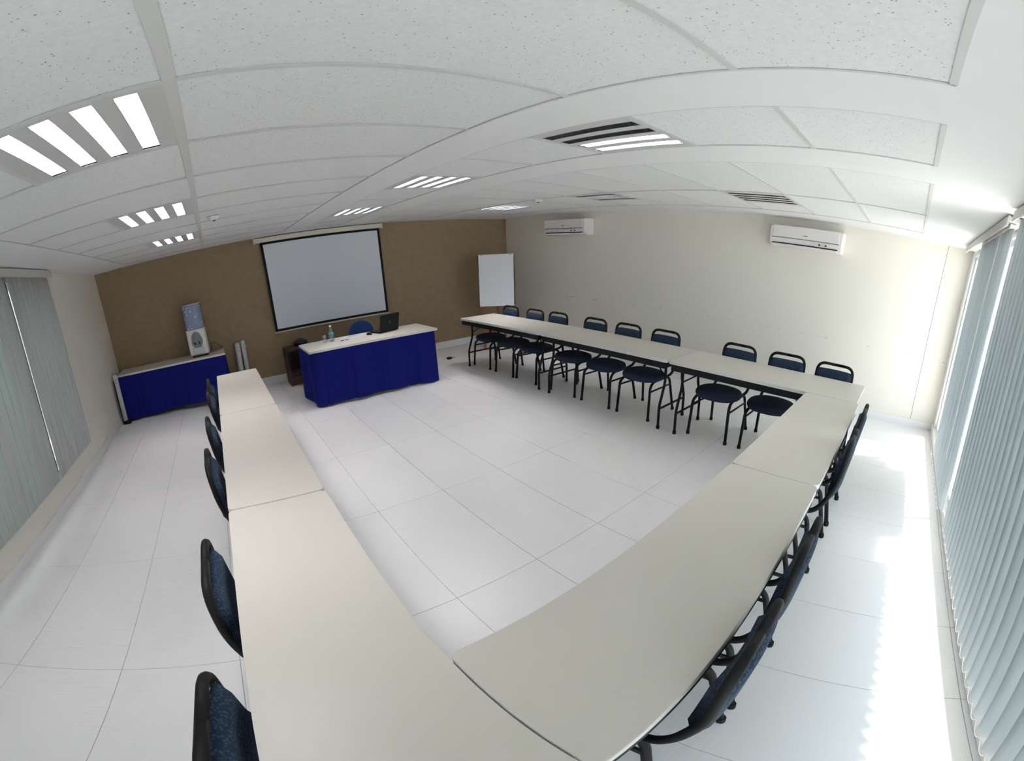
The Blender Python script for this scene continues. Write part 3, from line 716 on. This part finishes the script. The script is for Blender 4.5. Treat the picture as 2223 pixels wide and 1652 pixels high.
for k, ((x, y), a_, c_, h_, lab, cat) in enumerate(sheets):
    b = bm()
    if h_ > .01:
        for q in range(4): box(b, -a_ / 2 + .01 * q, a_ / 2 - .012 * q, -c_ / 2 + .004 * q, c_ / 2 - .01 * q, .005 * q + .0005, .005 * q + .005, 0, Matrix.Rotation(.06 * q, 3, 'Z'))
    else:
        n = 8; up, dn = [], []
        for i in range(n + 1):
            x_ = -a_ / 2 + a_ * i / n; z_ = .002 + .004 * (i / n) ** 3
            up.append((b.verts.new((x_, -c_ / 2, z_)), b.verts.new((x_, c_ / 2, z_))))
        for A, B in zip(up, up[1:]): b.faces.new((A[0], A[1], B[1], B[0]))
    o = ob('paper_napkin' if cat == 'napkin' else 'paper_sheet', b, 'paper'); o.location = (x, y, .75); o.rotation_euler = (0, 0, .2 + .1 * k)
    tag(o, lab.replace('left of the lilac sheet', 'lying flat between napkins and the other sheet'), cat)
t = thing('pen', 'dark pen lying in front of the white napkins', 'pen', (3.40, -1.53, .7555), .25)
b = bm(); tube(b, [(-.065, 0, 0), (.045, 0, 0), (.065, 0, 0)], [.0045, .0045, .001], 8); ob('barrel', b, 'acg', t)
b = bm(); tube(b, [(-.066, 0, .0), (-.03, 0, 0)], .0053, 8); ob('cap', b, 'black', t)
# little black adapter on the floor
t = thing('power_adapter', 'small black adapter lying on the floor right of the presenter table', 'adapter', (5.39, -.85, 0), .2)
b = bm(); bevbox(b, -.07, .01, -.03, .03, .0, .032, .006); ob('body', b, 'blackm', t)
b = bm(); tube(b, fillet([(.01, 0, .012), (.05, .02, .006), (.09, -.01, .006)], .02), .005, 6); ob('cord', b, 'blackm', t)

# ------------------------------------------------------------------ vertical blinds
def slat_mesh(name, wd, z0, z1, bow, m, tk=.0012):
    b = bm(); n = 5; A, B = [], []
    for i in range(n + 1):
        u = i / n * 2 - 1; x = u * wd / 2; y = bow * (1 - u * u)
        A.append((b.verts.new((x, y + tk, z0)), b.verts.new((x, y + tk, z1)))); B.append((b.verts.new((x, y - tk, z0)), b.verts.new((x, y - tk, z1))))
    for i in range(n):
        f = b.faces.new((A[i][0], A[i + 1][0], A[i + 1][1], A[i][1])); f.smooth = True
        f = b.faces.new((B[i][0], B[i][1], B[i + 1][1], B[i + 1][0])); f.smooth = True
        b.faces.new((A[i][0], B[i][0], B[i + 1][0], A[i + 1][0])); b.faces.new((A[i][1], A[i + 1][1], B[i + 1][1], B[i][1]))
    for i in (0, n): b.faces.new((A[i][0], A[i][1], B[i][1], B[i][0]))
    me = bpy.data.meshes.new(name); bmesh.ops.recalc_face_normals(b, faces=b.faces[:]); b.to_mesh(me); b.free(); me.materials.append(M[m]); return me
YBL = -7.64
def blind_front(x0, x1, vx0, vx1, label, pitch, ang, z0, cord=None):
    t = thing('vertical_blind', label, 'blind', (0, 0, 0))
    b = bm(); bevbox(b, vx0, vx1, -7.592, -7.578, 2.300, 2.372, .003); box(b, vx0 + .01, vx1 - .01, -7.70, -7.592, 2.340, 2.368); ob('valance', b, 'valance', t)
    b = bm(); box(b, x0, x1, YBL - .02, YBL + .02, 2.305, 2.335); ob('head_rail', b, 'acw', t)
    me = slat_mesh('slat', pitch * 1.22, z0, 2.305, .006, 'slat')
    n = int(round((x1 - x0) / pitch))
    for i in range(n):
        inst('slat', me, t, (x0 + pitch * (i + .5), YBL, 0), (0, 0, ang + random.uniform(-.05, .05)))
    b = bm(); pts = []
    for i in range(n):
        xa = x0 + pitch * (i + .5)
        tube(b, [(xa + (pitch * (k / 6)), YBL + .026, z0 + .012 - .045 * math.sin(PI * k / 6)) for k in range(7)], .0016, 4, cap=False)
    ob('bottom_chain', b, 'bead', t)
    if cord:
        b = bm(); tube(b, fillet([(cord, -7.60, 2.30), (cord, -7.60, .62), (cord + .012, -7.60, .59), (cord + .03, -7.60, .62), (cord + .03, -7.60, 2.30)], .012), .0022, 5); ob('cord', b, 'bead', t)
    return t
blind_front(4.68, 5.92, 4.60, 6.93, 'narrower grey vertical blind next to the corner wall, at right', .095, .20, .235, 4.83)
blind_front(.383, 4.32, .33, 4.44, 'wide grey vertical blind with separated slats at the right edge', .0875, .60, .315)
# left side blinds: nearly closed, flat
def blind_left(y0, y1, label, mats, n, gap=False):
    t = thing('vertical_blind', label, 'blind', (0, 0, 0))
    b = bm(); bevbox(b, .105, .118, y0 - .0, y1 + .06, 2.295, 2.372, .003); box(b, .025, .105, y0, y1 + .05, 2.345, 2.368); ob('valance', b, 'valance', t)
    b = bm(); box(b, .05, .085, y0 + .01, y1, 2.30, 2.33); ob('head_rail', b, 'acw', t)
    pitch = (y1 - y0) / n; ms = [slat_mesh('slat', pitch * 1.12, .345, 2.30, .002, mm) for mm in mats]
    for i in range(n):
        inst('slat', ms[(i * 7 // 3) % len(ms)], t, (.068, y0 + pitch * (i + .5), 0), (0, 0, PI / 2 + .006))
    return t
blind_left(-3.47, -2.42, 'closed pale grey vertical blind on the left wall, nearer the brown wall', ['slat_l'], 9)
blind_left(-6.60, -3.525, 'closed vertical blind with painted-in aqua backlight at the left picture edge', ['slat_a', 'slat_a', 'slat_l'], 26)
